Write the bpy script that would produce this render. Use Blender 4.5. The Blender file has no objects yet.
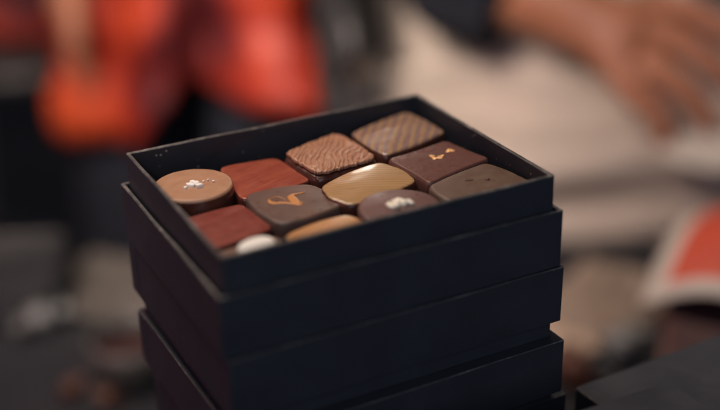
import bpy, bmesh, math, random
from mathutils import Vector, Matrix, noise
random.seed(7)
C = bpy.context.scene.collection
sc = bpy.context.scene
PI = math.pi

# ------------------------------------------------------------------ camera
TOP = 0.1327                       # height of the open tray's rim above the table (metres)
cd = bpy.data.cameras.new('camera'); cam = bpy.data.objects.new('camera', cd); C.objects.link(cam)
cr, cu, cf = Vector((.88905, -.45724, -.02271)), Vector((.21243, .36808, .90520)), Vector((.40553, .80960, -.42438))
M3 = Matrix((cr, cu, -cf)).transposed()
cam.matrix_world = Matrix.Translation((-.18757, -.39666, .18761 + TOP)) @ M3.to_4x4()
cd.sensor_width = 36; cd.lens = 61.15; cd.clip_start = .01; cd.clip_end = 60
cd.dof.use_dof = True; cd.dof.focus_distance = .484; cd.dof.aperture_fstop = 2.45
sc.camera = cam
# ------------------------------------------------------------------ world, lamps, exposure
w = bpy.data.worlds.new('World'); sc.world = w; w.use_nodes = True
w.node_tree.nodes['Background'].inputs[0].default_value = (.20, .27, .42, 1)
w.node_tree.nodes['Background'].inputs[1].default_value = .06
def lamp(name, loc, aim, size, power, col, size_y=None):
    d = bpy.data.lights.new(name, 'AREA'); d.energy = power; d.color = col; d.size = size
    if size_y: d.shape = 'RECTANGLE'; d.size_y = size_y
    o = bpy.data.objects.new(name, d); C.objects.link(o); o.location = loc
    o.rotation_euler = (Vector(aim) - Vector(loc)).to_track_quat('-Z', 'Y').to_euler()
    return o
lamp('ceiling_lamp', (-.24, .80, 1.20), (.0, .02, .1),   .22, 6.3, (1, .86, .72))
lamp('glint_light', (.240, .475, .252), (.0, .0, .125), .035, .070, (1, .90, .78))  # added unseen light, placed low behind the tray for highlights on the chocolates
lamp('room_lamp', (.0, .45, 1.5), (.30, .9, -.2), .5, 16, (1, .80, .66))
lamp('spot_people', (-.50, -.10, .72), (.34, .72, -.10), .25, 2.0, (1, .82, .70)).data.spread = math.radians(46)  # added narrow light that brightens the two people and misses the tray
lamp('plum_side_fill', (-1.1, .35, .25), (0, 0, .05), .5, 2.2, (1, .28, .38))  # added reddish light, tints the left faces of the boxes plum
lamp('soft_fill', (-.5, -1.5, .9), (.1, .2, 0), 1.4, 8.6, (.72, .81, 1))
sc.view_settings.view_transform = 'Standard'; sc.view_settings.look = 'None'
sc.view_settings.exposure = 0; sc.view_settings.gamma = 1
sc.cycles.use_denoising = True
sc.cycles.max_bounces = 8

# ------------------------------------------------------------------ helpers
def tag(o, label=None, cat=None, group=None, kind=None):
    if label: o['label'] = label
    if cat: o['category'] = cat
    if group: o['group'] = group
    if kind: o['kind'] = kind
    return o
def empty(name, loc, label, cat, group=None, rz=0):
    o = bpy.data.objects.new(name, None); C.objects.link(o); o.location = loc; o.rotation_euler = (0, 0, rz)
    o.empty_display_size = .02
    return tag(o, label, cat, group)
def obj(name, bm, mats, parent=None, smooth=True, loc=(0, 0, 0), recalc=True):
    if recalc: bmesh.ops.recalc_face_normals(bm, faces=bm.faces)
    me = bpy.data.meshes.new(name); bm.to_mesh(me); bm.free()
    for m in (mats if isinstance(mats, (list, tuple)) else [mats]): me.materials.append(m)
    if smooth:
        for p in me.polygons: p.use_smooth = True
    o = bpy.data.objects.new(name, me); C.objects.link(o); o.location = loc
    if parent: o.parent = parent
    return o
def bevel_mod(o, wd, seg=2, angle=40):
    m = o.modifiers.new('bevel', 'BEVEL'); m.width = wd; m.segments = seg; m.limit_method = 'ANGLE'; m.angle_limit = math.radians(angle)
    return o
def bx(bm, lo, hi):
    r = bmesh.ops.create_cube(bm, size=1)
    for v in r['verts']:
        v.co = Vector([lo[i] + (v.co[i] + .5) * (hi[i] - lo[i]) for i in range(3)])
    return r['verts']
def strip(bm, rings, closed=True, capa=False, capb=False, mat=None):
    vs = [[bm.verts.new(p) for p in r] for r in rings]
    n = len(rings[0]); fs = []
    for i in range(len(vs) - 1):
        for j in range(n if closed else n - 1):
            k = (j + 1) % n
            f = bm.faces.new((vs[i][j], vs[i][k], vs[i + 1][k], vs[i + 1][j])); fs.append(f)
            if mat: f.material_index = mat(i)
    if capa: bm.faces.new(vs[0])
    if capb: bm.faces.new(vs[-1])
    return vs
def catmull(pts, n, closed=False):
    pts = [Vector(p) for p in pts]; out = []; m = len(pts)
    for i in range(m if closed else m - 1):
        a, b, c, d = [pts[(i + k) % m] if closed else pts[min(max(i + k, 0), m - 1)] for k in (-1, 0, 1, 2)]
        for j in range(n):
            t = j / n
            out.append(.5 * (2 * b + (c - a) * t + (2 * a - 5 * b + 4 * c - d) * t * t + (3 * b - 3 * c + d - a) * t ** 3))
    if not closed: out.append(pts[-1])
    return out
def lerp_list(vals, t):
    x = t * (len(vals) - 1); i = min(int(x), len(vals) - 2); f = x - i
    return vals[i] * (1 - f) + vals[i + 1] * f
def tube(bm, pts, radii, n=16, sub=8, fold=None, cap=True, ref=None, squash=1.0):
    """smooth tube through pts; radii interpolated; fold(theta, t) multiplies the radius"""
    P = catmull(pts, sub); rings = []
    ref = Vector(ref) if ref else Vector((0, 0, 1))
    for i, p in enumerate(P):
        t = i / (len(P) - 1)
        d = (P[min(i + 1, len(P) - 1)] - P[max(i - 1, 0)]).normalized()
        a = d.cross(ref)
        if a.length < 1e-3: a = d.cross(Vector((0, 1, 0)))
        a.normalize(); b = a.cross(d).normalized(); r = lerp_list(radii, t); ring = []
        for j in range(n):
            th = 2 * PI * j / n; q = r * (fold(th, t) if fold else 1)
            ring.append(p + a * (q * math.cos(th)) + b * (q * squash * math.sin(th)))
        rings.append(ring)
    strip(bm, rings, True, cap, cap)

# ------------------------------------------------------------------ materials
class NT:
    def __init__(s, name):
        s.m = bpy.data.materials.new(name); s.m.use_nodes = True; s.t = s.m.node_tree
        s.b = s.t.nodes['Principled BSDF']
    def n(s, typ, **kw):
        x = s.t.nodes.new(typ)
        for k, v in kw.items():
            if k.startswith('i_'): x.inputs[k[2:].replace('_', ' ')].default_value = v
            else: setattr(x, k, v)
        return x
    def l(s, a, b): s.t.links.new(a, b)
    def coord(s, rot=0, scale=(1, 1, 1)):
        tc = s.n('ShaderNodeTexCoord'); mp = s.n('ShaderNodeMapping')
        mp.inputs['Rotation'].default_value = (0, 0, rot); mp.inputs['Scale'].default_value = scale
        s.l(tc.outputs['Object'], mp.inputs['Vector']); return mp.outputs[0]
    def noise(s, vec, scale, detail=3, rough=.55, dist=0):
        x = s.n('ShaderNodeTexNoise'); x.inputs['Scale'].default_value = scale; x.inputs['Detail'].default_value = detail
        x.inputs['Roughness'].default_value = rough; x.inputs['Distortion'].default_value = dist
        s.l(vec, x.inputs['Vector']); return x.outputs['Fac']
    def ramp(s, fac, stops, interp='LINEAR'):
        x = s.n('ShaderNodeValToRGB'); e = x.color_ramp.elements; x.color_ramp.interpolation = interp
        while len(e) < len(stops): e.new(.5)
        for k, (p, c) in enumerate(stops):
            e[k].position = p; e[k].color = (*c, 1) if not isinstance(c, (int, float)) else (c, c, c, 1)
        s.l(fac, x.inputs[0]); return x.outputs[0]
    def mix(s, fac, a, b, mode='MIX'):
        x = s.n('ShaderNodeMixRGB', blend_type=mode)
        for sock, v in zip(x.inputs, (fac, a, b)):
            if isinstance(v, (int, float)): sock.default_value = v
            elif isinstance(v, tuple): sock.default_value = (*v, 1)
            else: s.l(v, sock)
        return x.outputs[0]
    def bump(s, h, strength, dist):
        x = s.n('ShaderNodeBump'); x.inputs['Strength'].default_value = strength; x.inputs['Distance'].default_value = dist
        s.l(h, x.inputs['Height']); s.l(x.outputs[0], s.b.inputs['Normal']); return x
    def set(s, color=None, rough=None, spec=None, metal=None, sss=None, coat=None):
        for k, v in (('Base Color', color), ('Roughness', rough), ('Specular IOR Level', spec), ('Metallic', metal), ('Coat Weight', coat)):
            if v is None: continue
            if isinstance(v, tuple): s.b.inputs[k].default_value = (*v, 1)
            elif isinstance(v, (int, float)): s.b.inputs[k].default_value = v
            else: s.l(v, s.b.inputs[k])
        if sss:
            s.b.inputs['Subsurface Weight'].default_value = sss; s.b.inputs['Subsurface Scale'].default_value = .0015
            s.b.inputs['Subsurface Radius'].default_value = (1, .4, .2)
        return s.m

def board_mat(name, col, dust=0.0):
    t = NT(name); v = t.coord()
    f = t.noise(v, 900, 4); g = t.noise(v, 60, 3)
    base = t.mix(g, tuple(c * .8 for c in col), tuple(c * 1.25 for c in col))
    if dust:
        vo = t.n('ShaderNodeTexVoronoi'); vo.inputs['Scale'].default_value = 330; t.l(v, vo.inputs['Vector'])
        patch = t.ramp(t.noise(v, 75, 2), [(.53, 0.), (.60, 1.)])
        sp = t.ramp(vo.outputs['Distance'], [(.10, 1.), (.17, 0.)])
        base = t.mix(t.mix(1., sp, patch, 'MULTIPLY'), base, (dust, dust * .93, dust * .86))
    m2 = t.n('ShaderNodeMapping'); m2.inputs['Rotation'].default_value = (.5, .3, .4); m2.inputs['Scale'].default_value = (900, 45, 120); t.l(v, m2.inputs['Vector'])
    scr = t.mix(1., t.ramp(t.noise(m2.outputs[0], 1.0, 4, .6), [(.66, 0.), (.74, 1.)]), t.ramp(t.noise(v, 34, 3), [(.50, 0.), (.66, 1.)]), 'MULTIPLY')
    base = t.mix(t.mix(1., scr, (.5, .5, .5), 'MULTIPLY'), base, tuple(c * 2.2 + .012 for c in col))
    smear = t.noise(v, 26, 5, .7, .8)
    t.bump(f, .22, .0003)
    return t.set(base, t.ramp(smear, [(.3, .34), (.7, .60)]), .42)
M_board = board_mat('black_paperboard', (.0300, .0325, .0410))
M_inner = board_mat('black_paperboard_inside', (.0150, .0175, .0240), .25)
def edge_mat():
    t = NT('scuffed_lit_edge'); v = t.coord()
    f = t.noise(v, 420, 5, .65); g = t.noise(v, 70, 3)
    k = t.mix(.5, f, g)
    c = t.ramp(k, [(.36, (.030, .030, .031)), (.52, (.075, .070, .068)), (.68, (.22, .205, .19))])  # paler rims: scuffed paper, with the edge's reflected light painted in
    t.bump(f, .4, .0003)
    return t.set(c, .5, .5)
M_edge = edge_mat()

def choc_mat(name, c1, c2, rough=.34, bump=.05, scale=120, streak=None, metal=0.0, spec=.5, coat=0.0):
    t = NT(name); v = t.coord()
    f = t.noise(v, scale, 4)
    fac = f
    if streak:
        ang, sx, sy = streak
        m2 = t.n('ShaderNodeMapping'); m2.inputs['Scale'].default_value = (sx, sy, 40); t.l(t.coord(PI / 2 - ang), m2.inputs['Vector'])
        vs = m2.outputs[0]; s_ = t.noise(vs, 1.0, 5, .6, .6)
        fac = t.ramp(t.mix(.8, f, s_), [(.34, 0.), (.66, 1.)])
    col = t.mix(fac, c1, c2)
    fine = t.noise(v, 900, 3)
    t.bump(t.mix(.5, fac, fine), bump, .0005)
    r = t.ramp(t.noise(v, 260, 4), [(.3, rough * .8), (.7, rough * 1.3)])
    return t.set(col, r, spec, metal, None, coat)
def stripe_mat(name, phi, period, stops, warp, rough, blot_amt=.12, coat=.0, wander=.35):
    """printed stripes running along direction phi (radians, in the chocolate's own plane)"""
    t = NT(name); v = t.coord()
    mp = t.n('ShaderNodeMapping'); mp.inputs['Rotation'].default_value = (0, 0, PI / 2 - phi)
    t.l(v, mp.inputs['Vector'])
    sx = t.n('ShaderNodeSeparateXYZ'); t.l(mp.outputs[0], sx.inputs[0])
    a = t.n('ShaderNodeMath', operation='MULTIPLY'); t.l(sx.outputs[0], a.inputs[0]); a.inputs[1].default_value = 1 / period
    b = t.n('ShaderNodeMath', operation='MULTIPLY_ADD'); t.l(t.noise(v, 130, 4), b.inputs[0]); b.inputs[1].default_value = warp; t.l(a.outputs[0], b.inputs[2])
    c = t.n('ShaderNodeMath', operation='MULTIPLY'); t.l(b.outputs[0], c.inputs[0]); c.inputs[1].default_value = 2 * PI
    d = t.n('ShaderNodeMath', operation='SINE'); t.l(c.outputs[0], d.inputs[0])
    e = t.n('ShaderNodeMath', operation='MULTIPLY_ADD'); t.l(d.outputs[0], e.inputs[0]); e.inputs[1].default_value = .5; e.inputs[2].default_value = .5
    ns = t.n('ShaderNodeTexNoise', noise_dimensions='1D'); ns.inputs['Scale'].default_value = .8; ns.inputs['Detail'].default_value = 3
    t.l(b.outputs[0], ns.inputs['W'])
    m2 = t.n('ShaderNodeMapping'); m2.inputs['Scale'].default_value = (900, 60, 60); t.l(mp.outputs[0], m2.inputs['Vector'])
    blot = t.noise(m2.outputs[0], 1.0, 5, .7)
    fac = t.mix(blot_amt, t.mix(wander, e.outputs[0], ns.outputs['Fac']), blot)
    col = t.ramp(fac, stops)
    t.bump(t.mix(.5, e.outputs[0], blot), .06, .0004)
    t.b.inputs['Coat Roughness'].default_value = .13
    return t.set(col, t.ramp(blot, [(.3, rough * .8), (.7, rough * 1.25)]), .5, None, None, coat)

def plain(name, c1, c2, rough=.6, scale=60, bump=.1, spec=.4, metal=0.0, bscale=None, bdist=.002):
    t = NT(name); v = t.coord(); f = t.noise(v, scale, 4)
    t.bump(t.noise(v, bscale or scale * 4, 4), bump, bdist)
    return t.set(t.mix(t.ramp(f, [(.3, 0.), (.7, 1.)]), c1, c2), rough, spec, metal)

# ------------------------------------------------------------------ setting
M_floor = plain('dark_floor', (.018, .020, .027), (.034, .035, .044), .5, 3, .2)
bm = bmesh.new(); bmesh.ops.create_grid(bm, x_segments=2, y_segments=2, size=9)
tag(obj('floor', bm, M_floor, loc=(0, 3, -.70), smooth=False), kind='structure')

FH, FD = Vector((.8893, -.4573, 0)), Vector((.4573, .8893, 0))   # along / away across the table
def wp(a, d, z): return FH * a + FD * d + Vector((0, 0, z))
M_cloth = plain('table_cloth_weave', (.011, .012, .016), (.020, .020, .024), .9, 9, .3, .2, 0, 900, .0006)
M_leg = plain('dark_metal', (.02, .02, .022), (.03, .03, .03), .4, 30)
plinth = empty('display_plinth', (0, 0, -.70), 'dark cloth-covered display plinth carrying the stacked black chocolate boxes', 'plinth')
def prism(bm, poly, z0, z1):
    strip(bm, [[Vector((x, y, z)) for x, y in poly] for z in (z0, z1)], True, True, True)
bm = bmesh.new(); prism(bm, [(-.083, -.40), (.236, -.40), (.236, -.046), (.083, -.046), (.083, .059), (-.083, .059)], .688, .70); bevel_mod(obj('plinth_top', bm, M_cloth, plinth, False), .0015, 2)
bm = bmesh.new(); prism(bm, [(-.076, -.39), (.228, -.39), (.228, -.053), (.076, -.053), (.076, .052), (-.076, .052)], 0, .6875); bevel_mod(obj('plinth_body', bm, M_cloth, plinth, False), .002, 2)
BZ = -.15                                   # a lower bench stands behind the plinth
bench = empty('bench', (0, 0, -.70), 'low dark bench strewn with papers and sweets behind the black boxes', 'bench', rz=math.atan2(FH.y, FH.x))
bm = bmesh.new(); bx(bm, (-.85, .085, .525), (.75, .478, .55)); bevel_mod(obj('bench_top', bm, M_cloth, bench, False), .005, 3)
for lx, ly in ((-.80, .12), (.70, .12), (-.80, .44), (.70, .44)):
    bm = bmesh.new(); bx(bm, (lx - .02, ly - .02, 0), (lx + .02, ly + .02, .5245)); obj('leg', bm, M_leg, bench, False)

# ------------------------------------------------------------------ black boxes
OL, OW, TH = .135, .1047, .0016
LL, LW, LH = .1407, .1104, .0242
def ring(hx, hy, r, z, n=4):
    out = []
    for (sx, sy, a0) in ((1, 1, 0), (-1, 1, PI / 2), (-1, -1, PI), (1, -1, 1.5 * PI)):
        for k in range(n + 1):
            a = a0 + PI / 2 * k / n
            out.append(Vector((sx * (hx - r) + r * math.cos(a), sy * (hy - r) + r * math.sin(a), z)))
    return out
def wob(p, amp=.00022, sc_=38.):           # cardboard is never dead straight
    q = Vector((p.x * sc_, p.y * sc_, p.z * sc_)); return p + Vector((noise.noise(q), noise.noise(q + Vector((9, 3, 1))), noise.noise(q + Vector((2, 7, 5))))) * amp
def profile_box(bm, L, W, prof, rc, edge_rows, seed):
    rings = []
    for d, z in prof:
        r = max(rc - d, .0002); base = ring(L / 2 - d, W / 2 - d, r, z)
        pts = []
        m = len(base)
        for i in range(m):                  # subdivide straight runs so that the edges can waver
            a, b = base[i], base[(i + 1) % m]
            k = 24 if (b - a).length > .02 else 1
            for j in range(k): pts.append(wob(a.lerp(b, j / k) + Vector((seed, seed * .7, 0))) - Vector((seed, seed * .7, 0)))
        rings.append(pts)
    return strip(bm, rings, True, True, True, mat=lambda i: 1 if i in edge_rows else (2 if i in edge_rows and False else 0))
def open_box(name, L, W, h, t, parent, seed, inner=M_inner, rc=.0007, b=.00035):
    bm = bmesh.new()
    prof = [(0, .0003), (0, h - b - .0004), (0, h - b), (b, h), (t - b, h), (t, h - b), (t, h - b - .0006), (t, t)]
    rings_mat = {2, 3, 4}
    vs = profile_box(bm, L, W, prof, rc, rings_mat, seed)
    bm.faces.ensure_lookup_table()
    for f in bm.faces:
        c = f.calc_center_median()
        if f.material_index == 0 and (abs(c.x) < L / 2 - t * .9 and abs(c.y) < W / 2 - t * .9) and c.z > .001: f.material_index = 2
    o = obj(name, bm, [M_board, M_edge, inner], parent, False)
    return o
def lid_box(name, L, W, h, t, parent, seed, z=0, rc=.0007, b=.00032):
    bm = bmesh.new()
    prof = [(t, h - t), (t, .0), (0, 0), (0, h - b), (b, h), (b + .004, h + .00002)]
    profile_box(bm, L, W, prof, rc, {3}, seed)
    return obj(name, bm, [M_board, M_edge], parent, False, (0, 0, z))
def flap(parent, L, W, h, z, side=1):
    bm = bmesh.new()
    bx(bm, (-L / 2 - .00022, W / 2 - .0085, .0008), (-L / 2 + .0004, W / 2 + .0001, h - .0009))
    return bevel_mod(obj('paper_flap', bm, M_board, parent, False, (0, 0, z)), .0001, 1)
def closed_box(loc, rz, tray_h, lid_z, label, group, seed, z_ex=0):
    t = empty('closed_chocolate_box', loc, label, 'chocolate box', group, rz)
    open_box('tray', OL, OW, tray_h, TH, t, seed)
    lid_box('lid', LL, LW, LH, TH, t, seed + 2.3, lid_z)
    flap(t, LL, LW, LH, lid_z)
    return t
GB = 'closed black chocolate boxes'
zG0 = 0
closed_box((.0060, -.0005, 0), .030, .0300, .0322 - LH, 'black lidded box at the very bottom of the tall stack, mostly hidden under two others', GB, 4.1)
closed_box((.0009, -.0040, .0322), .0139, .0290, .0623 - .0322 - LH, 'lower black lidded box of the tall stack with a thin bright worn front edge', GB, 1.7)
closed_box((.0006, -.0013, .0623), .0060, .0305, .0947 - .0623 - LH, 'black lidded box directly beneath the upturned lid that holds the open chocolates', GB, 2.9)
ul = empty('upturned_lid', (0, 0, .0947), 'black box lid turned upside down, the open tray of chocolates sits inside it', 'box lid')
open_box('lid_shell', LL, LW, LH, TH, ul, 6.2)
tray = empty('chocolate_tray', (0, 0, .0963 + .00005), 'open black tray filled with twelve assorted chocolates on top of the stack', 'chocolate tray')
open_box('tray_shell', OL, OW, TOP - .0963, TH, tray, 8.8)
# moulded dark insert the chocolates sit in
M_insert = choc_mat('dark_insert_plastic', (.010, .006, .007), (.022, .012, .013), .22, .2, 60)
bm = bmesh.new()
NX, NY = 88, 66; g = []
for j in range(NY + 1):
    row = []
    for i in range(NX + 1):
        x = -.0657 + .1314 * i / NX; y = -.0506 + .1012 * j / NY
        u = (x + .0657) / .1314 * 4 % 1; v_ = (y + .0506) / .1012 * 3 % 1
        e = min(min(u, 1 - u), min(v_, 1 - v_)); h = .0022 * max(0, 1 - e / .09) ** .6
        row.append(bm.verts.new((x, y, .0125 + h)))
    g.append(row)
for j in range(NY):
    for i in range(NX): bm.faces.new((g[j][i], g[j][i + 1], g[j + 1][i + 1], g[j + 1][i]))
obj('insert', bm, M_insert, tray)
INS = .0963 + .0125                # world height of the insert's cup floors

# two boxes beside the stack
closed_box((.1595, -.1005, 0), .038, .0270, .0290 - LH, 'low dark lidded box right of the tall stack, its far edge running off right', GB, 3.3)
closed_box((.0225, -.1500, 0), -.02, .0545, .0577 - LH, 'deep dark lidded box at the lower right, nearest the viewer', GB, 5.6)

# ------------------------------------------------------------------ chocolates
def mm(p): return Vector((p[0] / 1000, p[1] / 1000))
def rounded_poly(corners, rad, bulge, n=12):
    """closed outline: corners (mm, in order) with rounded corners and sides bowed by bulge"""
    P = [mm(c) for c in corners]; m = len(P); out = []
    cen = sum(P, Vector((0, 0))) / m
    for i in range(m):
        a, b, c = P[i - 1], P[i], P[(i + 1) % m]
        d1, d2 = (a - b), (c - b); r1 = min(rad, d1.length * .45); r2 = min(rad, d2.length * .45)
        s, e = b + d1.normalized() * r1, b + d2.normalized() * r2
        for k in range(n + 1):
            t = k / n; out.append(s * (1 - t) ** 2 + b * 2 * t * (1 - t) + e * t * t)
        s2 = c + (b - c).normalized() * min(rad, d2.length * .45)
        nrm = Vector((d2.y, -d2.x)).normalized()
        if nrm.dot((b + c) / 2 - cen) < 0: nrm = -nrm
        kk = 2 * n
        for k in range(1, kk):
            t = k / kk; out.append(e.lerp(s2, t) + nrm * bulge * 4 * t * (1 - t))
    return out
def circle(cx, cy, r, n=120):
    return [mm((cx, cy)) + Vector((math.cos(2 * PI * k / n), math.sin(2 * PI * k / n))) * r / 1000 for k in range(n)]
def smooth_loop(P, it=3):
    for _ in range(it):
        P = [(P[i - 1] + 2 * P[i] + P[(i + 1) % len(P)]) / 4 for i in range(len(P))]
    return P
def choc_bm(P, top, bot, edge=.0016, dome=.0008, flare=.0006, relief=None, rows=30, ragged=0, cen=None, side_from=None):
    """P outline (world xy), top/bot world z: domed top, rounded edge, slightly flared sides"""
    cen = cen or sum(P, Vector((0, 0))) / len(P)
    bm = bmesh.new(); rings = []
    R = sum((p - cen).length for p in P) / len(P)
    for i in range(1, rows + 1):
        s = (i / rows) ** .8; rr = []
        for p in P:
            q = cen + (p - cen) * s
            d = (p - cen).length * (1 - s)
            z = top + dome * (1 - s * s) - dome
            if d < edge: z -= edge - math.sqrt(max(0, edge * edge - (edge - d) ** 2))
            if relief: z += relief(q) * min(1, d / .0008 + .0)
            z += .00012 * noise.noise(Vector((q.x * 160, q.y * 160, top * 90)))
            rr.append(Vector((q.x, q.y, z)))
        rings.append(rr)
    H = top - edge - dome - bot
    for k in (.25, .6, .92, 1.):
        rr = []
        for p in P:
            o = (p - cen).normalized() * flare * k
            rr.append(Vector((p.x + o.x, p.y + o.y, top - dome - edge - H * k)))
        rings.append(rr)
    vs = strip(bm, rings, True, False, True, mat=lambda i: 1 if i >= rows - 2 else 0)
    for f in bm.faces:
        if len(f.verts) > 4: f.material_index = 1
    c = bm.verts.new((cen.x, cen.y, top + (relief(cen) if relief else 0)))
    for j in range(len(P)): bm.faces.new((vs[0][j], vs[0][(j + 1) % len(P)], c))
    return bm
def centre(o, P, z):
    c = sum(P, Vector((0, 0))) / len(P); v = Vector((c.x, c.y, z))
    o.data.transform(Matrix.Translation(-v)); o.location = v; return o
def chocolate(name, P, h, mat, label, side=None, **kw):
    o = obj(name, choc_bm(P, TOP - h, INS + .0002, **kw), [mat, side or mat])
    centre(o, P, INS)
    return tag(o, label, 'chocolate', 'chocolates in the open tray')
def child(o, name, bm, mat, smooth=True):
    c = obj(name, bm, mat, o, smooth); c.data.transform(Matrix.Translation(-o.location)); return c
def flakes(bm, spots, z, size, flat=.45, cube=False):
    for (x, y) in spots:
        r = bmesh.ops.create_cube(bm, size=1.5) if cube else bmesh.ops.create_icosphere(bm, subdivisions=2, radius=1)
        s = size * random.uniform(.6, 1.35); a = random.uniform(0, PI)
        for v in r['verts']:
            q = v.co * (1 + (.3 if cube else .75) * noise.noise(v.co * 1.9 + Vector((x, y, 3))))
            q = Vector((q.x * math.cos(a) - q.y * math.sin(a), q.x * math.sin(a) + q.y * math.cos(a) * .8, q.z * flat))
            v.co = Vector((x / 1000, y / 1000, z)) + q * s + Vector((0, 0, s * flat * .5))

M_caramel = choc_mat('caramel_chocolate', (.36, .19, .112), (.43, .235, .142), .36, .05, 130, (.4, 90, 24))
M_red = choc_mat('copper_red_chocolate', (.27, .056, .034), (.36, .088, .050), .30, .07, 90, (.37, 420, 30), .22)
M_red2 = choc_mat('dark_red_chocolate', (.185, .038, .028), (.25, .056, .039), .34, .06, 90, (.37, 300, 30), .2)
M_redside = choc_mat('dark_red_body', (.075, .018, .013), (.10, .026, .018), .28, .05, 90)
M_milk = choc_mat('milk_chocolate_plate', (.30, .140, .082), (.43, .225, .140), .36, .08, 200)
M_darkbase = choc_mat('dark_chocolate_body', (.060, .020, .014), (.085, .030, .020), .25, .05, 90)
M_brown = choc_mat('plum_brown_chocolate', (.105, .046, .037), (.140, .064, .051), .28, .05, 110)
M_grey = choc_mat('grey_brown_chocolate', (.104, .064, .045), (.132, .083, .059), .38, .05, 140, (.3, 120, 30))
M_purple = choc_mat('purple_brown_chocolate', (.115, .056, .050), (.155, .082, .073), .34, .04, 100)
M_slate = choc_mat('slate_brown_chocolate', (.105, .072, .064), (.155, .085, .060), .32, .05, 110, (1.2, 60, 20))
M_gold = stripe_mat('gold_pinstripe_chocolate', math.radians(-22), .0021, [(.22, (.27, .145, .058)), (.48, (.37, .215, .090)), (.75, (.47, .295, .135))], .25, .32, .35, .55, .5)
M_stripe = stripe_mat('multicolour_striped_chocolate', math.radians(54), .0038, [(.16, (.125, .082, .085)), (.36, (.20, .130, .125)), (.50, (.25, .140, .090)), (.64, (.33, .205, .105)), (.80, (.24, .155, .125))], .75, .30, .42, .6, .45)
M_ochre = stripe_mat('ochre_chocolate', math.radians(20), .005, [(.2, (.42, .20, .072)), (.8, (.53, .275, .11))], .8, .3, .4, .2, .6)
M_white = choc_mat('white_chocolate', (.86, .82, .76), (.92, .89, .84), .35, .04, 120)
M_beigebase = choc_mat('dusty_brown_chocolate', (.17, .098, .070), (.22, .13, .095), .4, .05, 120)
M_salt = plain('salt_flakes', (.88, .84, .78), (.93, .90, .86), .35, 900, .1, .5)
M_popcorn = plain('cream_crumbs', (.85, .77, .60), (.92, .88, .78), .5, 700, .2, .5)
M_gleaf = plain('gold_leaf', (.80, .42, .16), (.90, .58, .28), .3, 700, .3, .5, .6)
M_crumb = plain('dark_crumbs', (.05, .02, .012), (.09, .035, .02), .4, 700, .2, .5)
M_orange = choc_mat('orange_cocoa_butter', (.48, .185, .055), (.60, .27, .085), .32, .05, 300)

# round caramel disc
P = circle(-50.2, 22.9, 15.7)
o = chocolate('chocolate', P, .0058, M_caramel, 'round caramel brown chocolate topped with a few white salt flakes', edge=.0009, dome=.0005, flare=.0001)
# darker coated side band
cen = sum(P, Vector((0, 0))) / len(P)
bm = bmesh.new()
rings = []
for dz, k in ((-.0014, 1.0), (-.0016, 1.006), (-.009, 1.010), (-.0163, 1.012)):
    rings.append([Vector(((cen + (p - cen) * k).x, (cen + (p - cen) * k).y, TOP - .0058 + dz)) for p in P])
strip(bm, rings, True, True, True)
child(o, 'dark_coating', bm, M_darkbase)
bm = bmesh.new()
flakes(bm, [(-50.5, 20.6), (-49.3, 21.2), (-51.5, 20.4), (-50, 19.5), (-48.6, 20.2), (-51, 22), (-49.6, 22.6), (-48.4, 19.2), (-52.2, 21.2), (-50.3, 23.2), (-49.2, 18.6)], TOP - .0057, .0012, .5, True)
flakes(bm, [(-54.4, 19.7), (-44.0, 22.6), (-42.6, 20.2), (-46.0, 22.2)], TOP - .0057, .0006, .6, True)
child(o, 'salt_flakes', bm, M_salt, False)

def brushed(ang, k, amp):
    ca, sa = math.cos(ang), math.sin(ang)
    def f(q):
        u = q.x * ca + q.y * sa; v = -q.x * sa + q.y * ca
        return amp * noise.noise(Vector((u * 60, v * k, 3.1)))
    return f
chocolate('chocolate', smooth_loop(rounded_poly([(-32.5, 42.6), (-7.2, 40.4), (-4.4, 10.6), (-36.4, 7.0)], .004, .0005)), .0098, M_red,
          'square copper red chocolate with brushed streaks between the round one and the wood-grain one', M_redside, edge=.0010, dome=.0004, relief=brushed(.37, 420, .00022))
chocolate('chocolate', smooth_loop(rounded_poly([(-62.6, 4.2), (-37.0, 6.4), (-34.6, -20.6), (-62.6, -25.6)], .0035, .0004)), .0102, M_red2,
          'dull dark red square chocolate in front of the round caramel one', M_redside, edge=.0010, dome=.0004, relief=brushed(.37, 300, .0002))
# wood-grain one: dark body with a ragged ridged milk plate on top
Pg = smooth_loop(rounded_poly([(-7.2, 35.2), (23.6, 44.6), (26.2, 9.6), (-4.4, 6.6)], .0045, .0005))
o = chocolate('chocolate', Pg, .0078, M_darkbase, 'square chocolate with a ridged wood-grain milk plate on a dark glossy body', edge=.002, dome=.0004, flare=.0009)
def grain(q):
    x, y = q.x * 1000, q.y * 1000
    u = x * .86 - y * .50; v = x * .50 + y * .86
    wv = 3.2 * noise.noise(Vector((u * .065, v * .06, .3))) + 1.0 * noise.noise(Vector((u * .22, v * .10, 4))) + .35 * noise.noise(Vector((u * .5, v * .3, 9)))
    s = math.sin((u + 1.7 * wv) * 2.55)
    amp = .75 + .6 * noise.noise(Vector((u * .12, v * .12, 6)))
    return .00040 * amp * (1 - 2 * (1 - abs(math.sin((u + 1.7 * wv) * 1.28))) ** 1.6) + .00022 * noise.noise(Vector((u * 1.3, v * .16, 8)))
Pp = []
c0 = sum(Pg, Vector((0, 0))) / len(Pg)
Pd = []
for i, p in enumerate(Pg):
    a, b = p, Pg[(i + 1) % len(Pg)]
    for k in range(3): Pd.append(a.lerp(b, k / 3))
for i, p in enumerate(Pd):
    j = .00060 * noise.noise(Vector((p.x * 900, p.y * 900, 1))) + .00075 * noise.noise(Vector((p.x * 380, p.y * 380, 5)))
    d = (p - c0); Pp.append(p - d.normalized() * (.0013 - j))
bm = choc_bm(Pp, TOP - .0058, TOP - .0075, edge=.0004, dome=.0004, flare=-.0002, relief=grain, rows=96)
child(o, 'wood_grain_plate', bm, M_milk)
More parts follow.
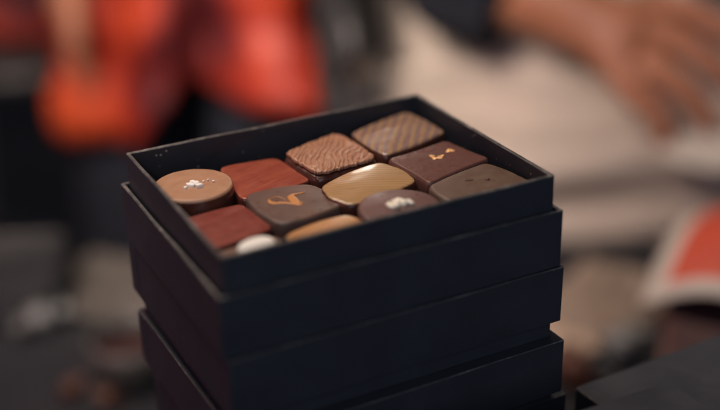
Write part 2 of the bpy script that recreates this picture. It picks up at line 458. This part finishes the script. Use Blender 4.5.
chocolate('chocolate', smooth_loop(rounded_poly([(26.6, 40.2), (61.2, 51.0), (64.0, 20.4), (27.6, 9.2)], .0036, .0008), 3), .0052, M_stripe,
          'glossy cushion chocolate with gold and mauve diagonal stripes in the far corner', M_darkbase, edge=.0020, dome=.0009)
o = chocolate('chocolate', smooth_loop(rounded_poly([(-36.2, 9.2), (-7.4, 6.6), (-3.6, -19.6), (-34.6, -24.2)], .0075, .0008)), .0083, M_slate,
              'slate brown chocolate with rounded corners and an orange swirl mark', edge=.0010, dome=.0001)
def brush_stroke(bm, pts, widths, z, th=.00018):
    Q = catmull([Vector((a / 1000, b / 1000)) for a, b in pts], 8); n = len(Q); lo, hi = [], []
    for i, p in enumerate(Q):
        d = (Q[min(i + 1, n - 1)] - Q[max(i - 1, 0)]).normalized(); nr = Vector((-d.y, d.x)); wd = lerp_list(widths, i / (n - 1)) / 1000
        lo.append((p - nr * wd / 2)); hi.append((p + nr * wd / 2))
    rings = []
    for a, b in zip(lo, hi):
        m = (a + b) / 2
        rings.append([Vector((a.x, a.y, z)), Vector((a.lerp(m, .3).x, a.lerp(m, .3).y, z + th)), Vector((b.lerp(m, .3).x, b.lerp(m, .3).y, z + th)), Vector((b.x, b.y, z))])
    strip(bm, rings, True, True, True)
bm = bmesh.new(); zt = TOP - .0083 + .00005
brush_stroke(bm, [(-28.3, -1.2), (-29.0, -3.6), (-27.9, -5.3), (-25.5, -6.3), (-23.6, -7.6), (-21.8, -10.2)], [.5, 1.8, 2.4, 2.0, 1.6, .5], zt)
brush_stroke(bm, [(-28.3, -1.4), (-26.1, -.6), (-24.3, -.9), (-23.3, -3.1), (-23.0, -6.0)], [.3, .4, .5, .4, .2], zt)
brush_stroke(bm, [(-13.6, -2.0), (-15.4, -2.1), (-17.0, -1.9), (-18.7, -1.9), (-20.0, -3.4), (-20.3, -6.2), (-20.4, -9.2), (-20.0, -10.9), (-18.4, -9.9)], [.5, 1.0, 1.1, 1.8, 3.4, 4.0, 3.8, 2.4, .5], zt)
child(o, 'orange_swirl', bm, M_orange)
chocolate('chocolate', smooth_loop(rounded_poly([(-8.8, -1.6), (26.0, 9.4), (29.8, -17.0), (-6.4, -24.6)], .0065, .0013), 4), .0063, M_gold,
          'pillow-shaped golden chocolate with fine pinstripes in the middle of the tray', M_darkbase, edge=.0014, dome=.0009)
o = chocolate('chocolate', smooth_loop(rounded_poly([(27.0, 6.4), (58.2, 11.8), (63.6, -13.6), (29.6, -23.2)], .0022, -.0004)), .0058, M_brown,
              'square plum brown chocolate with crisp corners and flecks of gold leaf', edge=.0012, dome=.0002, flare=.0012)
bm = bmesh.new()
flakes(bm, [(44.1, -.4), (43.8, -1.4), (44.4, -2.3), (43.9, -3.0), (45.2, -3.3), (46.0, -3.9), (46.4, -3.0), (44.9, -.9), (48.0, -2.2), (52.6, .6), (53.5, .9), (54.2, .2), (51.8, .2)], TOP - .0059, .0010, .16)
child(o, 'gold_leaf_flecks', bm, M_gleaf, False)
chocolate('chocolate', smooth_loop(rounded_poly([(-61.5, -27.6), (-36.0, -25.4), (-36.0, -50.2), (-62.5, -50.2)], .003, .0002)), .0104, M_beigebase,
          'dusty brown square chocolate in the near corner wearing a white oval cap', edge=.0014, dome=.0004)
o = [x for x in C.objects if x.name.startswith('chocolate') and x.get('label', '').startswith('dusty')][0]
Pw = [mm((-48.4, -36.6)) + Vector((math.cos(a) * .0076 * math.cos(.35) - math.sin(a) * .0058 * math.sin(.35), math.cos(a) * .0076 * math.sin(.35) + math.sin(a) * .0058 * math.cos(.35))) for a in [2 * PI * k / 64 for k in range(64)]]
child(o, 'white_cap', choc_bm(Pw, TOP - .0056, TOP - .0108, edge=.0012, dome=.0012, flare=.0002), M_white)
bm = bmesh.new(); flakes(bm, [(-49.0, -41.0), (-48.2, -40.8)], TOP - .0072, .0016, .4); child(o, 'red_crumb', bm, M_red2)
chocolate('chocolate', smooth_loop(rounded_poly([(-38.0, -30.6), (-5.4, -25.2), (-5.6, -50.2), (-35.4, -50.2)], .0085, .0008), 5), .0080, M_ochre,
          'ochre yellow chocolate with rounded corners behind the near front wall', M_darkbase, edge=.0012, dome=.0006)
o = chocolate('chocolate', circle(10.0, -35.0, 15.6), .0056, M_purple, 'round purple-brown chocolate topped with a cluster of cream crumbs', edge=.0012, dome=.0006, flare=.0002)
bm = bmesh.new()
pop = [(10.2 + random.uniform(-4.6, 4.6), -35.4 + random.uniform(-3.6, 3.4)) for k in range(26)]
flakes(bm, [q for q in pop if abs(q[0] - 10.2) / 4.6 + abs(q[1] + 35.4) / 4 < 1.25], TOP - .0056, .00140, .8)
child(o, 'cream_crumbs', bm, M_popcorn)
o = chocolate('chocolate', smooth_loop(rounded_poly([(27.0, -24.8), (60.2, -15.8), (65.0, -38.0), (64.6, -49.0), (28.6, -45.6)], .0042, .0006)), .0056, M_grey,
              'matt grey-brown square chocolate with two small dark pits by the right corner', edge=.0011, dome=.0005)
bm = bmesh.new()
flakes(bm, [(43.4, -28.7), (44.2, -29.2), (45.0, -29.3)], TOP - .0056, .0008, .25); flakes(bm, [(50.5, -32.2)], TOP - .0056, .0008, .25)
child(o, 'dark_pits', bm, M_crumb)
# loose crumbs between the pieces
bm = bmesh.new()
sp = [(-6 + random.uniform(-3, 3), 8 + random.uniform(-3, 3)) for k in range(7)] + [(27 + random.uniform(-2, 2), 8 + random.uniform(-3, 3)) for k in range(6)] + \
     [(-6.5 + random.uniform(-2, 2), -26 + random.uniform(-3, 3)) for k in range(9)] + [(-35 + random.uniform(-2, 2), -25 + random.uniform(-2, 2)) for k in range(5)]
flakes(bm, sp, INS + .0022, .0009, .8)
tag(obj('crumbs', bm, M_darkbase), 'dark glossy chocolate crumbs fallen between the pieces in the tray', 'crumbs', None, 'stuff')

# ------------------------------------------------------------------ things on the table around the stack
M_kraft = plain('kraft_paper', (.34, .25, .19), (.42, .32, .25), .75, 25, .3, .3, 0, 300, .001)
M_red_print = plain('red_print', (.40, .050, .028), (.47, .07, .036), .5, 40)
M_dullkraft = plain('dull_kraft_paper', (.15, .112, .088), (.21, .16, .13), .8, 25, .3, .3, 0, 300, .001)
M_greypaper = plain('grey_paper', (.050, .044, .040), (.075, .066, .060), .8, 25, .3, .3, 0, 300, .001)
M_paper = plain('white_paper', (.38, .34, .31), (.45, .41, .37), .7, 40)
M_shadedcard = plain('shaded_card', (.030, .014, .022), (.042, .020, .030), .6, 40)  # dark plum puts shade into the colour of the beige carton's sides
M_greycup = plain('grey_stoneware', (.050, .048, .047), (.085, .080, .076), .4, 50)
M_black = plain('black_fabric', (.007, .007, .009), (.011, .011, .014), .8, 30, .3)
M_foil = plain('copper_foil', (.07, .030, .022), (.10, .042, .029), .45, 120, .6, .5, .4, 350, .002)
M_silver = plain('silver_foil', (.11, .112, .115), (.18, .185, .19), .45, 120, .6, .5, .5, 350, .002)

def crumple(name, loc, sx, sy, h, mat, label, cat, seed, rz=0, group=None):
    bm = bmesh.new(); n = 30; g = []
    for j in range(n + 1):
        row = []
        for i in range(n + 1):
            u, v = i / n * 2 - 1, j / n * 2 - 1
            z = h * (.5 + .5 * noise.noise(Vector((u * 1.3 + seed, v * 1.3, seed)))) + h * .5 * abs(noise.noise(Vector((u * 3 + seed, v * 3, 2))))
            z *= (1 - .75 * max(abs(u), abs(v)) ** 3)
            row.append(bm.verts.new((u * sx / 2 * (1 + .08 * noise.noise(Vector((v * 2, seed, 0)))), v * sy / 2 * (1 + .08 * noise.noise(Vector((u * 2, seed, 5)))), max(z, .0008))))
        g.append(row)
    for j in range(n):
        for i in range(n): bm.faces.new((g[j][i], g[j][i + 1], g[j + 1][i + 1], g[j + 1][i]))
    o = obj(name, bm, mat, None, True, loc); o.rotation_euler = (0, 0, rz)
    m = o.modifiers.new('solid', 'SOLIDIFY'); m.thickness = .0006; m.offset = 1
    return tag(o, label, cat, group)
def sweet(loc, r, mat, label, rz=0):
    t = empty('wrapped_sweet', loc, label, 'sweet', 'wrapped sweets on the table', rz)
    bm = bmesh.new(); bmesh.ops.create_icosphere(bm, subdivisions=3, radius=r)
    for v in bm.verts:
        v.co *= 1 + .10 * noise.noise(v.co / r * 2.2 + Vector(loc) * 50); v.co.z = v.co.z * .85 + r * .86
    obj('wrapped_body', bm, mat, t)
    for s in (-1, 1):
        bm = bmesh.new(); rings = []
        for k in range(6):
            q = k / 5; rr = r * (.22 + .55 * q)
            rings.append([Vector((s * (r * .85 + r * .8 * q), rr * math.cos(a) * (1 + .25 * math.sin(5 * a)), r * .86 + .55 * rr * math.sin(a) * (1 + .25 * math.sin(5 * a + 1)))) for a in [2 * PI * j / 24 for j in range(24)]])
        strip(bm, rings); obj('twisted_end', bm, mat, t)
    return t

# papers and sweets on the bench
crumple('paper_napkin', (.342, .247, BZ + .0005), .12, .085, .022, M_dullkraft, 'crumpled beige paper napkin on the bench between the stack and the carton', 'napkin', 1.3, .5)
crumple('paper_napkin', (.284, .232, BZ + .0005), .07, .055, .012, M_kraft, 'small pale beige paper napkin just right of the black stack', 'napkin', 5.1, 1.2)
crumple('paper_napkin', (.035, .440, BZ + .0005), .13, .10, .020, M_greypaper, 'rumpled grey-beige paper sheet on the bench left of the stack', 'napkin', 9.4, -.7)
sweet((.305, .181, BZ), .014, M_silver, 'silver foil sweet lying behind the dark boxes on the right', .4)
sweet((.258, .172, BZ), .014, M_foil, 'copper foil sweet tucked right beside the foot of the stack', 1.2)
sweet((-.047, .423, BZ), .0125, M_silver, 'silver foil sweet alone on the far left of the bench', .2)
sweet((-.050, .326, BZ), .007, M_foil, 'copper foil sweet at the lower left, nearest the picture edge', .9)
sweet((-.032, .303, BZ), .007, M_foil, 'copper foil sweet beside the grey cup left of the stack', 2.0)

# small grey cup left of the stack
cup = empty('grey_cup', (-.004, .328, BZ + .0002), 'small shallow grey stoneware cup with dark inside, half hidden behind the stack', 'cup')
bm = bmesh.new()
prof = [(.0, .001), (.010, .001), (.0135, .002), (.0165, .007), (.0180, .013), (.0178, .018), (.0170, .018), (.0164, .013), (.0145, .006), (.009, .003), (.0, .0028)]
rings = [[Vector((r * math.cos(a), r * math.sin(a), z)) for a in [2 * PI * j / 40 for j in range(40)]] for r, z in prof[1:-1]]
strip(bm, rings, True, True, True); obj('bowl', bm, M_greycup, cup)
bm = bmesh.new(); rings = [[Vector((.0163 * math.cos(a) * k, .0163 * math.sin(a) * k, .0128)) for a in [2 * PI * j / 40 for j in range(40)]] for k in (1, .5)]
strip(bm, rings, True, False, True); obj('dark_drink', bm, M_insert, cup)

cup.scale = (1.7, 1.7, 1.9)
# dark pouch at the far left
bm = bmesh.new()
rings = []
for k in range(15):
    q = k / 14; z = .058 * q; wdt = .105 * (1 - .10 * q); dp = .040 * (1 - .72 * q ** 1.5)
    rings.append([Vector((wdt / 2 * math.copysign(abs(math.cos(a)) ** .6, math.cos(a)), dp * math.copysign(abs(math.sin(a)) ** .8, math.sin(a)) + .004 * noise.noise(Vector((math.cos(a) * 2, math.sin(a) * 2, q * 4))), z)) for a in [2 * PI * j / 48 for j in range(48)]])
strip(bm, rings, True, True, True)
pouch = obj('black_pouch', bm, M_black, None, True, (-.058, .470, BZ + .0005)); pouch.rotation_euler = (0, 0, -.35)
tag(pouch, 'soft black fabric pouch slumped on the far left of the bench', 'pouch')
bm = bmesh.new(); tube(bm, [(-.045, 0, .0575), (-.02, .001, .0590), (.02, -.001, .0590), (.045, 0, .0575)], [.0016, .0018, .0016], 10, 6)
obj('zip', bm, M_leg, pouch)

# printed paper carton on the right
pc = empty('paper_carton', (.374, .140, BZ + .0002), 'beige paper carton with a red and white printed flap at the right edge', 'carton', None, .62)
pc.scale = (2, 2, 2)
bm = bmesh.new()
rings = [ring(.036 + .002 * q, .020, .008, .033 * q, 6) for q in (0, .25, .5, .75, 1)]
strip(bm, rings, True, True, True)
bm.faces.ensure_lookup_table()
for f in bm.faces:
    c = f.calc_center_median()
    f.material_index = 1 if (c.x > -.028 and abs(f.normal.z) < .5) else 0
obj('carton_body', bm, [M_kraft, M_shadedcard], pc, False)
def sheet(bm, f, nx=16, ny=10, matf=None):
    g = [[bm.verts.new(f(i / nx, j / ny)) for i in range(nx + 1)] for j in range(ny + 1)]
    for j in range(ny):
        for i in range(nx):
            fc = bm.faces.new((g[j][i], g[j][i + 1], g[j + 1][i + 1], g[j + 1][i]))
            if matf: fc.material_index = matf((i + .5) / nx, (j + .5) / ny)
bm = bmesh.new()
sheet(bm, lambda u, v: Vector((-.040 + .080 * u, -.024 + .050 * v, .0350 + .010 * math.sin(PI * v) + .006 * math.sin(PI * u) + .003 * math.sin(4 * u))), 24, 15,
      lambda u, v: 0 if (.10 < u < .92 and .16 < v < .84) else 1)
o = obj('printed_flap', bm, [M_red_print, M_paper], pc)
m = o.modifiers.new('solid', 'SOLIDIFY'); m.thickness = .0008; m.offset = 1

# ------------------------------------------------------------------ people
def skin_body(name, V, E, mat, parent, root):
    """V: name -> (pos, radius); E: pairs; one continuous skinned surface"""
    names = list(V); me = bpy.data.meshes.new(name)
    me.from_pydata([Vector(V[k][0]) for k in names], [(names.index(a), names.index(b)) for a, b in E], [])
    o = bpy.data.objects.new(name, me); C.objects.link(o); o.parent = parent
    o.modifiers.new('skin', 'SKIN').use_smooth_shade = True
    for i, k in enumerate(names):
        r = V[k][1]; r = (r, r) if not isinstance(r, tuple) else r
        me.skin_vertices[0].data[i].radius = r
        me.skin_vertices[0].data[i].use_root = (k == root)
    s = o.modifiers.new('sub', 'SUBSURF'); s.levels = 2; s.render_levels = 2
    me.materials.append(mat)
    return o
M_skin = plain('skin', (.29, .112, .060), (.36, .15, .085), .45, 40, .15, .45, 0, 300, .001)
M_smock = plain('beige_linen', (.41, .345, .295), (.48, .41, .355), .85, 14, .2, .2, 0, 500, .0008)
M_navy = plain('navy_knit', (.010, .012, .018), (.018, .020, .028), .85, 40, .3, .2)
M_coat = plain('orange_red_nylon', (.44, .044, .019), (.56, .066, .026), .5, 12, .25, .35, 0, 60, .004)
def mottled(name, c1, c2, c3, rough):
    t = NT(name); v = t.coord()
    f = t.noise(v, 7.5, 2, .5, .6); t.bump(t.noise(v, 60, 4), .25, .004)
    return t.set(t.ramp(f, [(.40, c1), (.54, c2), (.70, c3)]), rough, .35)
M_coat = mottled('shade_mottled_nylon', (.075, .008, .010), (.30, .026, .012), (.54, .072, .020), .5)  # dark red mottling paints shade into the coat colour
M_coatlin = plain('dark_red_lining', (.10, .012, .014), (.14, .02, .02), .6, 30)
M_trous = plain('charcoal_wool', (.014, .017, .025), (.024, .027, .038), .85, 30, .3, .2)
M_hair = plain('dark_hair', (.012, .009, .007), (.03, .02, .015), .5, 90, .5)
M_shoe = plain('black_leather', (.012, .012, .012), (.02, .02, .02), .4, 60)

def face_parts(par, F, fwd, rgt, up):
    """head details: F centre of the head, axes fwd / rgt / up"""
    bm = bmesh.new(); bmesh.ops.create_uvsphere(bm, u_segments=20, v_segments=14, radius=.098)
    for v in bm.verts:
        q = v.co.copy(); c = F + fwd * (q.x * .98 - .012) + rgt * q.y * .84 + up * (q.z * 1.08 + .022)
        if q.x > .035: c -= fwd * .0 - up * max(0, .03 - q.z) * .9
        v.co = c
    obj('hair', bm, M_hair, par)
# --- seated person on the right, seen from their right side, facing right
H = Vector((.509, .560, -.135))                    # hip centre
f_, l_, u_ = FH, FD, Vector((0, 0, 1))
def L(f, l, u): return H + f_ * f + l_ * l + u_ * u
def world_person(name, label, group=None):
    return empty(name, (0, 0, 0), label, 'person', group)
per = world_person('person', 'seated person in beige linen smock with dark navy sleeve, hand resting on knee')
per.location = (H.x, H.y, -.70); off = Vector(per.location)
def sub(v): return Vector(v) - off
# measured hand and arm positions
EL, WR = Vector((.358, .476, .062)), Vector((.426, .381, .023))
KN = Vector((.458, .334, .006))
hd = (KN - WR).normalized(); nb = (-FD * .85 + Vector((0, 0, .55))); nb = (nb - hd * nb.dot(hd)).normalized()   # nb: out of the back of the hand
side = nb.cross(hd).normalized(); side = side if side.z > 0 else -side
cd_ = (-nb * .55 + Vector((0, 0, -1)) * .75).normalized()
V = {}; E = []
def add(k, p, r, prev=None):
    V[k] = (sub(p), r)
    if prev: E.append((prev, k))
add('pelvis', L(0, 0, .0), (.105, .10)); add('spine', L(-.02, 0, .17), (.10, .095), 'pelvis'); add('chest', L(-.06, 0, .36), (.11, .10), 'spine')
add('neck', L(-.06, 0, .50), .055, 'chest'); add('headlow', L(-.04, 0, .585), .066, 'neck'); add('head', L(-.03, 0, .655), .086, 'headlow'); add('crown', L(-.03, 0, .725), .062, 'head')
for s, nm in ((-1, 'right'), (1, 'left')):
    add('shoulder' + nm, L(-.08, .17 * s, .42), .06, 'chest')
    if s < 0:
        add('elbow', EL, .042, 'shoulderright'); add('forearm', EL.lerp(WR, .45) + Vector((0, 0, .008)), .046, 'elbow'); add('wrist', WR, .029, 'forearm')
    else:
        add('elbowleft', L(.10, .24, .13), .042, 'shoulderleft'); add('wristleft', L(.34, .16, .12), .027, 'elbowleft'); add('palmleft', L(.42, .13, .115), (.04, .016), 'wristleft')
    add('thigh' + nm, L(.08, .10 * s, -.01), .08, 'pelvis'); add('knee' + nm, L(.45, .11 * s, -.01), .058, 'thigh' + nm)
    add('ankle' + nm, L(.40, .11 * s, -.46), .038, 'knee' + nm); add('toe' + nm, L(.56, .11 * s, -.515), .032, 'ankle' + nm)
add('palm', WR + hd * .022, .027, 'wrist')
for i, (o_, ln, curl) in enumerate(((.044, .080, .22), (.015, .090, .42), (-.015, .084, .66), (-.042, .068, .95))):
    b = KN + side * o_ * .95 - hd * abs(o_) * .25
    add(f'm{i}', WR.lerp(b, .62) + side * o_ * .15, .0165, 'palm'); add(f'f{i}a', b, .0130, f'm{i}')
    P = b; ang = curl * .5
    for k, (fr, rr) in enumerate(((.45, .0104), (.31, .0094), (.24, .0078))):
        P = P + (hd * math.cos(ang) + cd_ * math.sin(ang)).normalized() * ln * fr; ang += curl * .75
        add(f'f{i}{"bcd"[k]}', P, rr, f'f{i}a' if k == 0 else f'f{i}{"abcd"[k]}')
tb = WR + hd * .020 + side * .020
add('t0', tb, .015, 'palm'); add('t1', tb + side * .020 + hd * .030 - nb * .010, .0125, 't0'); add('t2', tb + side * .022 + hd * .062 - nb * .018, .0095, 't1')
skin_body('body', V, E, M_skin, per, 'pelvis')
face_parts(per, sub(L(-.03, 0, .66)), f_, -l_, u_)
def folds(k, amp, seed, ax=3.0, nf=7):
    def f(th, t):
        w_ = noise.noise(Vector((t * 2.4, seed, math.cos(th) * 1.2))) + .5 * noise.noise(Vector((t * 6, seed + 4, math.sin(th))))
        x = th * nf + 3.6 * w_ + seed + 1.5 * t
        depth = .25 + .75 * max(0, .5 + noise.noise(Vector((t * 3.1, th * .8, seed * 2))))
        roll = math.copysign(abs(math.sin(x)) ** .7, math.sin(x))
        return 1 + amp * .7 * noise.noise(Vector((math.cos(th) * k, math.sin(th) * k, t * ax + seed))) + amp * .55 * depth * roll
    return f
bm = bmesh.new()
tube(bm, [sub(L(-.02, 0, -.07)), sub(L(-.02, 0, .05)), sub(L(-.03, 0, .2)), sub(L(-.065, 0, .38)), sub(L(-.065, 0, .47))], [.148, .146, .136, .145, .09], 128, 14, folds(1.6, .13, 3, 6, 9), ref=f_, squash=1.1)
for s in (-1, 1):
    tube(bm, [sub(L(-.20, .045 * s, .015)), sub(L(-.12, .062 * s, .01)), sub(L(-.03, .085 * s, .0)), sub(L(.12, .10 * s, .005)), sub(L(.30, .11 * s, .0)), sub(L(.46, .115 * s, -.012)), sub(L(.485, .115 * s, -.10)), sub(L(.46, .115 * s, -.22))],
         [.050, .088, .104, .100, .094, .090, .088, .095], 128, 16, folds(1.3, .34, 11 + s, 2.2, 9))
smk = obj('beige_smock', bm, M_smock, per)
bm = bmesh.new()
tube(bm, [sub(L(-.08, -.15, .44)), sub(L(-.085, -.19, .36)), sub(EL.lerp(L(-.08, -.18, .40), .45)), sub(EL.lerp(L(-.08, -.18, .40), .12)), sub(EL), sub(EL.lerp(WR, .36))], [.080, .078, .070, .068, .066, .060], 40, 8, folds(1.4, .06, 5, 5))
tube(bm, [sub(L(-.08, .15, .44)), sub(L(-.04, .20, .32)), sub(L(.10, .24, .13)), sub(L(.17, .215, .125))], [.078, .074, .062, .055], 40, 8, folds(1.4, .06, 8, 5))
obj('navy_sleeves', bm, M_navy, per)
bm = bmesh.new()
for s in (-1, 1):
    tube(bm, [sub(L(.38, .11 * s, -.515)), sub(L(.47, .11 * s, -.51)), sub(L(.58, .11 * s, -.525)), sub(L(.63, .11 * s, -.53))], [.045, .048, .042, .022], 20, 6)
obj('shoes', bm, M_shoe, per)
# their chair
ch = empty('chair', (H.x + FH.x * .03, H.y + FH.y * .03, -.70), 'dark chair under the seated person in beige', 'chair', None, math.atan2(FH.y, FH.x))
bm = bmesh.new(); bx(bm, (-.22, -.21, .425), (.22, .21, .447)); bevel_mod(obj('seat', bm, M_leg, ch, False), .008, 3)
bm = bmesh.new(); bx(bm, (-.255, -.20, .62), (-.235, .20, .86)); bevel_mod(obj('backrest', bm, M_leg, ch, False), .006, 3)
for sx in (-1, 1):
    for sy in (-1, 1):
        bm = bmesh.new(); tube(bm, [(.20 * sx, .19 * sy, .425), (.205 * sx, .195 * sy, 0)], [.014, .011], 12, 4); obj('leg', bm, M_leg, ch)
for sy in (-1, 1):
    bm = bmesh.new(); tube(bm, [(-.21, .19 * sy, .44), (-.232, .19 * sy, .62), (-.228, .19 * sy, .86)], [.012, .011, .010], 12, 6); obj('back_post', bm, M_leg, ch)
crumple('paper_napkin', (.470, .288, -.066), .075, .06, .018, M_paper, 'white paper napkin held in the fingertips of the person in beige', 'napkin', 3.7, .3)

# --- standing person in an open orange-red coat
S = Vector((.262, .934, -.70)); per2 = empty('person', S, 'standing person in an orange-red coat with shade mottled into its colour and dark trousers', 'person')
yaw = math.atan2(-FD.y, -FD.x) + .05
ff = Vector((math.cos(yaw), math.sin(yaw), 0)); ll = Vector((-ff.y, ff.x, 0))       # forward, their left
def Q(f, l, u): return ff * f + ll * l + Vector((0, 0, u))
V = {}; E = []
def add2(k, p, r, prev=None):
    V[k] = (p, r)
    if prev: E.append((prev, k))
add2('pelvis', Q(0, 0, .90), (.15, .10)); add2('spine', Q(0, 0, 1.08), (.135, .095), 'pelvis'); add2('chest', Q(0, 0, 1.27), (.155, .105), 'spine')
add2('neck', Q(.01, 0, 1.43), .055, 'chest'); add2('headlow', Q(.025, 0, 1.52), .066, 'neck'); add2('head', Q(.03, 0, 1.59), .086, 'headlow'); add2('crown', Q(.02, 0, 1.66), .062, 'head')
for s, nm in ((-1, 'right'), (1, 'left')):
    add2('hip' + nm, Q(0, .06 * s, .84), .07, 'pelvis'); add2('knee' + nm, Q(.02, .075 * s, .47), .055, 'hip' + nm); add2('ankle' + nm, Q(-.01, .09 * s, .09), .04, 'knee' + nm); add2('toe' + nm, Q(.14, .10 * s, .035), .032, 'ankle' + nm)
    add2('shoulder' + nm, Q(0, .18 * s, 1.33), .058, 'chest'); add2('elbow' + nm, Q(-.02, .25 * s, 1.03), .042, 'shoulder' + nm)
    wz = .75 if s < 0 else .90
    add2('wrist' + nm, Q(.09, (.118 if s < 0 else .2) * s, wz), .028, 'elbow' + nm); add2('palm' + nm, Q(.115, (.110 if s < 0 else .19) * s, wz - .08), (.018, .040), 'wrist' + nm)
    for i in range(4):
        b = Q(.115 + (i - 1.5) * .019, (.110 if s < 0 else .19) * s, wz - .10)
        add2(f'{nm}{i}a', b + Q(0, 0, -.03), .0100, 'palm' + nm); add2(f'{nm}{i}b', b + Q(0, -.012 * s, -.065 - .006 * (i in (1, 2))), .0085, f'{nm}{i}a')
    add2(nm + 't', Q(.155, (.105 if s < 0 else .185) * s, wz - .07), .012, 'palm' + nm); add2(nm + 'tt', Q(.17, (.10 if s < 0 else .18) * s, wz - .115), .009, nm + 't')
skin_body('body', V, E, M_skin, per2, 'pelvis')
face_parts(per2, Q(.03, 0, 1.595), ff, -ll, Vector((0, 0, 1)))
bm = bmesh.new()
for s in (-1, 1):
    tube(bm, [Q(0, .055 * s, .92), Q(0, .06 * s, .80), Q(.02, .075 * s, .47), Q(-.005, .09 * s, .07)], [.085, .080, .075, .075], 32, 10, folds(1.4, .05, 2 + s, 4), cap=False)
tube(bm, [Q(0, 0, .82), Q(0, 0, .92), Q(0, 0, 1.02)], [.14, .155, .14], 32, 6, squash=.75, ref=ff)
obj('dark_trousers', bm, M_trous, per2)
bm = bmesh.new()
for s in (-1, 1): tube(bm, [Q(-.07, .09 * s, .055), Q(0, .092 * s, .06), Q(.12, .10 * s, .045), Q(.18, .105 * s, .035)], [.045, .052, .045, .025], 20, 6)
obj('shoes', bm, M_shoe, per2)
bm = bmesh.new(); tube(bm, [Q(0, 0, .95), Q(0, 0, 1.1), Q(0, 0, 1.3), Q(.005, 0, 1.40)], [.148, .150, .168, .09], 40, 8, folds(1.4, .04, 1, 4), squash=.72, ref=ff)
obj('dark_jumper', bm, M_navy, per2)
# coat: a shell open at the front, flaring towards an uneven hem
bm = bmesh.new(); nz, na = 40, 90
def coat(u, v):
    op = .004 + .40 * max(0, v - .915) / .085           # the front opening widens towards the hem
    th = op + (2 * PI - 2 * op) * u
    left = 1 if th < PI else 0                    # wearer's left front panel is cut shorter
    z = 1.37 - v * (1.37 - .515) + .055 * v ** 6 * math.exp(-((th - .6) / .8) ** 2)
    puff = .013 * abs(math.sin(v * PI * 9 + .6 * math.sin(3 * th)))
    rx = .19 - .055 * min(1, v * 1.6); ry = .135 + .02 * v
    k = .55 + .45 * min(1, v / .12) ** .6
    fd = .022 * v * math.sin(8 * th + 3 * v) + .030 * v * noise.noise(Vector((th * 2, v * 4, 1)))
    fl = 1 + .34 * v ** 8 * math.exp(-((th - .9) / .55) ** 2)
    return Q((ry * k + puff + fd) * fl * math.cos(th), (rx * k + puff + fd) * fl * math.sin(th), z)
sheet(bm, coat, na, nz)
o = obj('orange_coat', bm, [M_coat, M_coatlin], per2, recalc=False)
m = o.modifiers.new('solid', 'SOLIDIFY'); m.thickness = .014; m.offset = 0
bm = bmesh.new()
for s in (-1, 1):
    wz = .75 if s < 0 else .90
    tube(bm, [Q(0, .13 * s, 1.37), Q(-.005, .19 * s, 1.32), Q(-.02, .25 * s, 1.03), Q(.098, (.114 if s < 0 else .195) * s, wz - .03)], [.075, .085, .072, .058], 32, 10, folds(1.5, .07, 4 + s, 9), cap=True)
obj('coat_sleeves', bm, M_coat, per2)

# --- red bag on a dark stool, far left
st = empty('stool', (.092, 1.052, -.70), 'dark stool carrying a red bag at the far left', 'stool')
bm = bmesh.new(); tube(bm, [(0, 0, .570), (0, 0, .580), (0, 0, .590), (0, 0, .595)], [.15, .16, .16, .15], 40, 3, ref=(0, 1, 0)); obj('seat', bm, M_leg, st)
for k in range(4):
    a = PI / 4 + k * PI / 2; bm = bmesh.new(); tube(bm, [(.11 * math.cos(a), .11 * math.sin(a), .575), (.17 * math.cos(a), .17 * math.sin(a), 0)], [.014, .012], 12, 4); obj('leg', bm, M_leg, st)
bag = empty('red_bag', (.092, 1.049, -.1045), 'soft red bag sitting on the dark stool', 'bag')
bm = bmesh.new(); rings = []
for k in range(17):
    q = k / 16; z = .20 * q; wdt = .115 * (1 - .15 * q) * (1 if k else .8); dp = .065 * (1 - .7 * q ** 1.4) * (1 if k else .7)
    rings.append([FH * (wdt * math.copysign(abs(math.cos(a)) ** .7, math.cos(a))) + FD * ((dp + .008 * noise.noise(Vector((math.cos(a) * 2, math.sin(a) * 2, q * 3)))) * math.sin(a)) + Vector((0, 0, z)) for a in [2 * PI * j / 48 for j in range(48)]])
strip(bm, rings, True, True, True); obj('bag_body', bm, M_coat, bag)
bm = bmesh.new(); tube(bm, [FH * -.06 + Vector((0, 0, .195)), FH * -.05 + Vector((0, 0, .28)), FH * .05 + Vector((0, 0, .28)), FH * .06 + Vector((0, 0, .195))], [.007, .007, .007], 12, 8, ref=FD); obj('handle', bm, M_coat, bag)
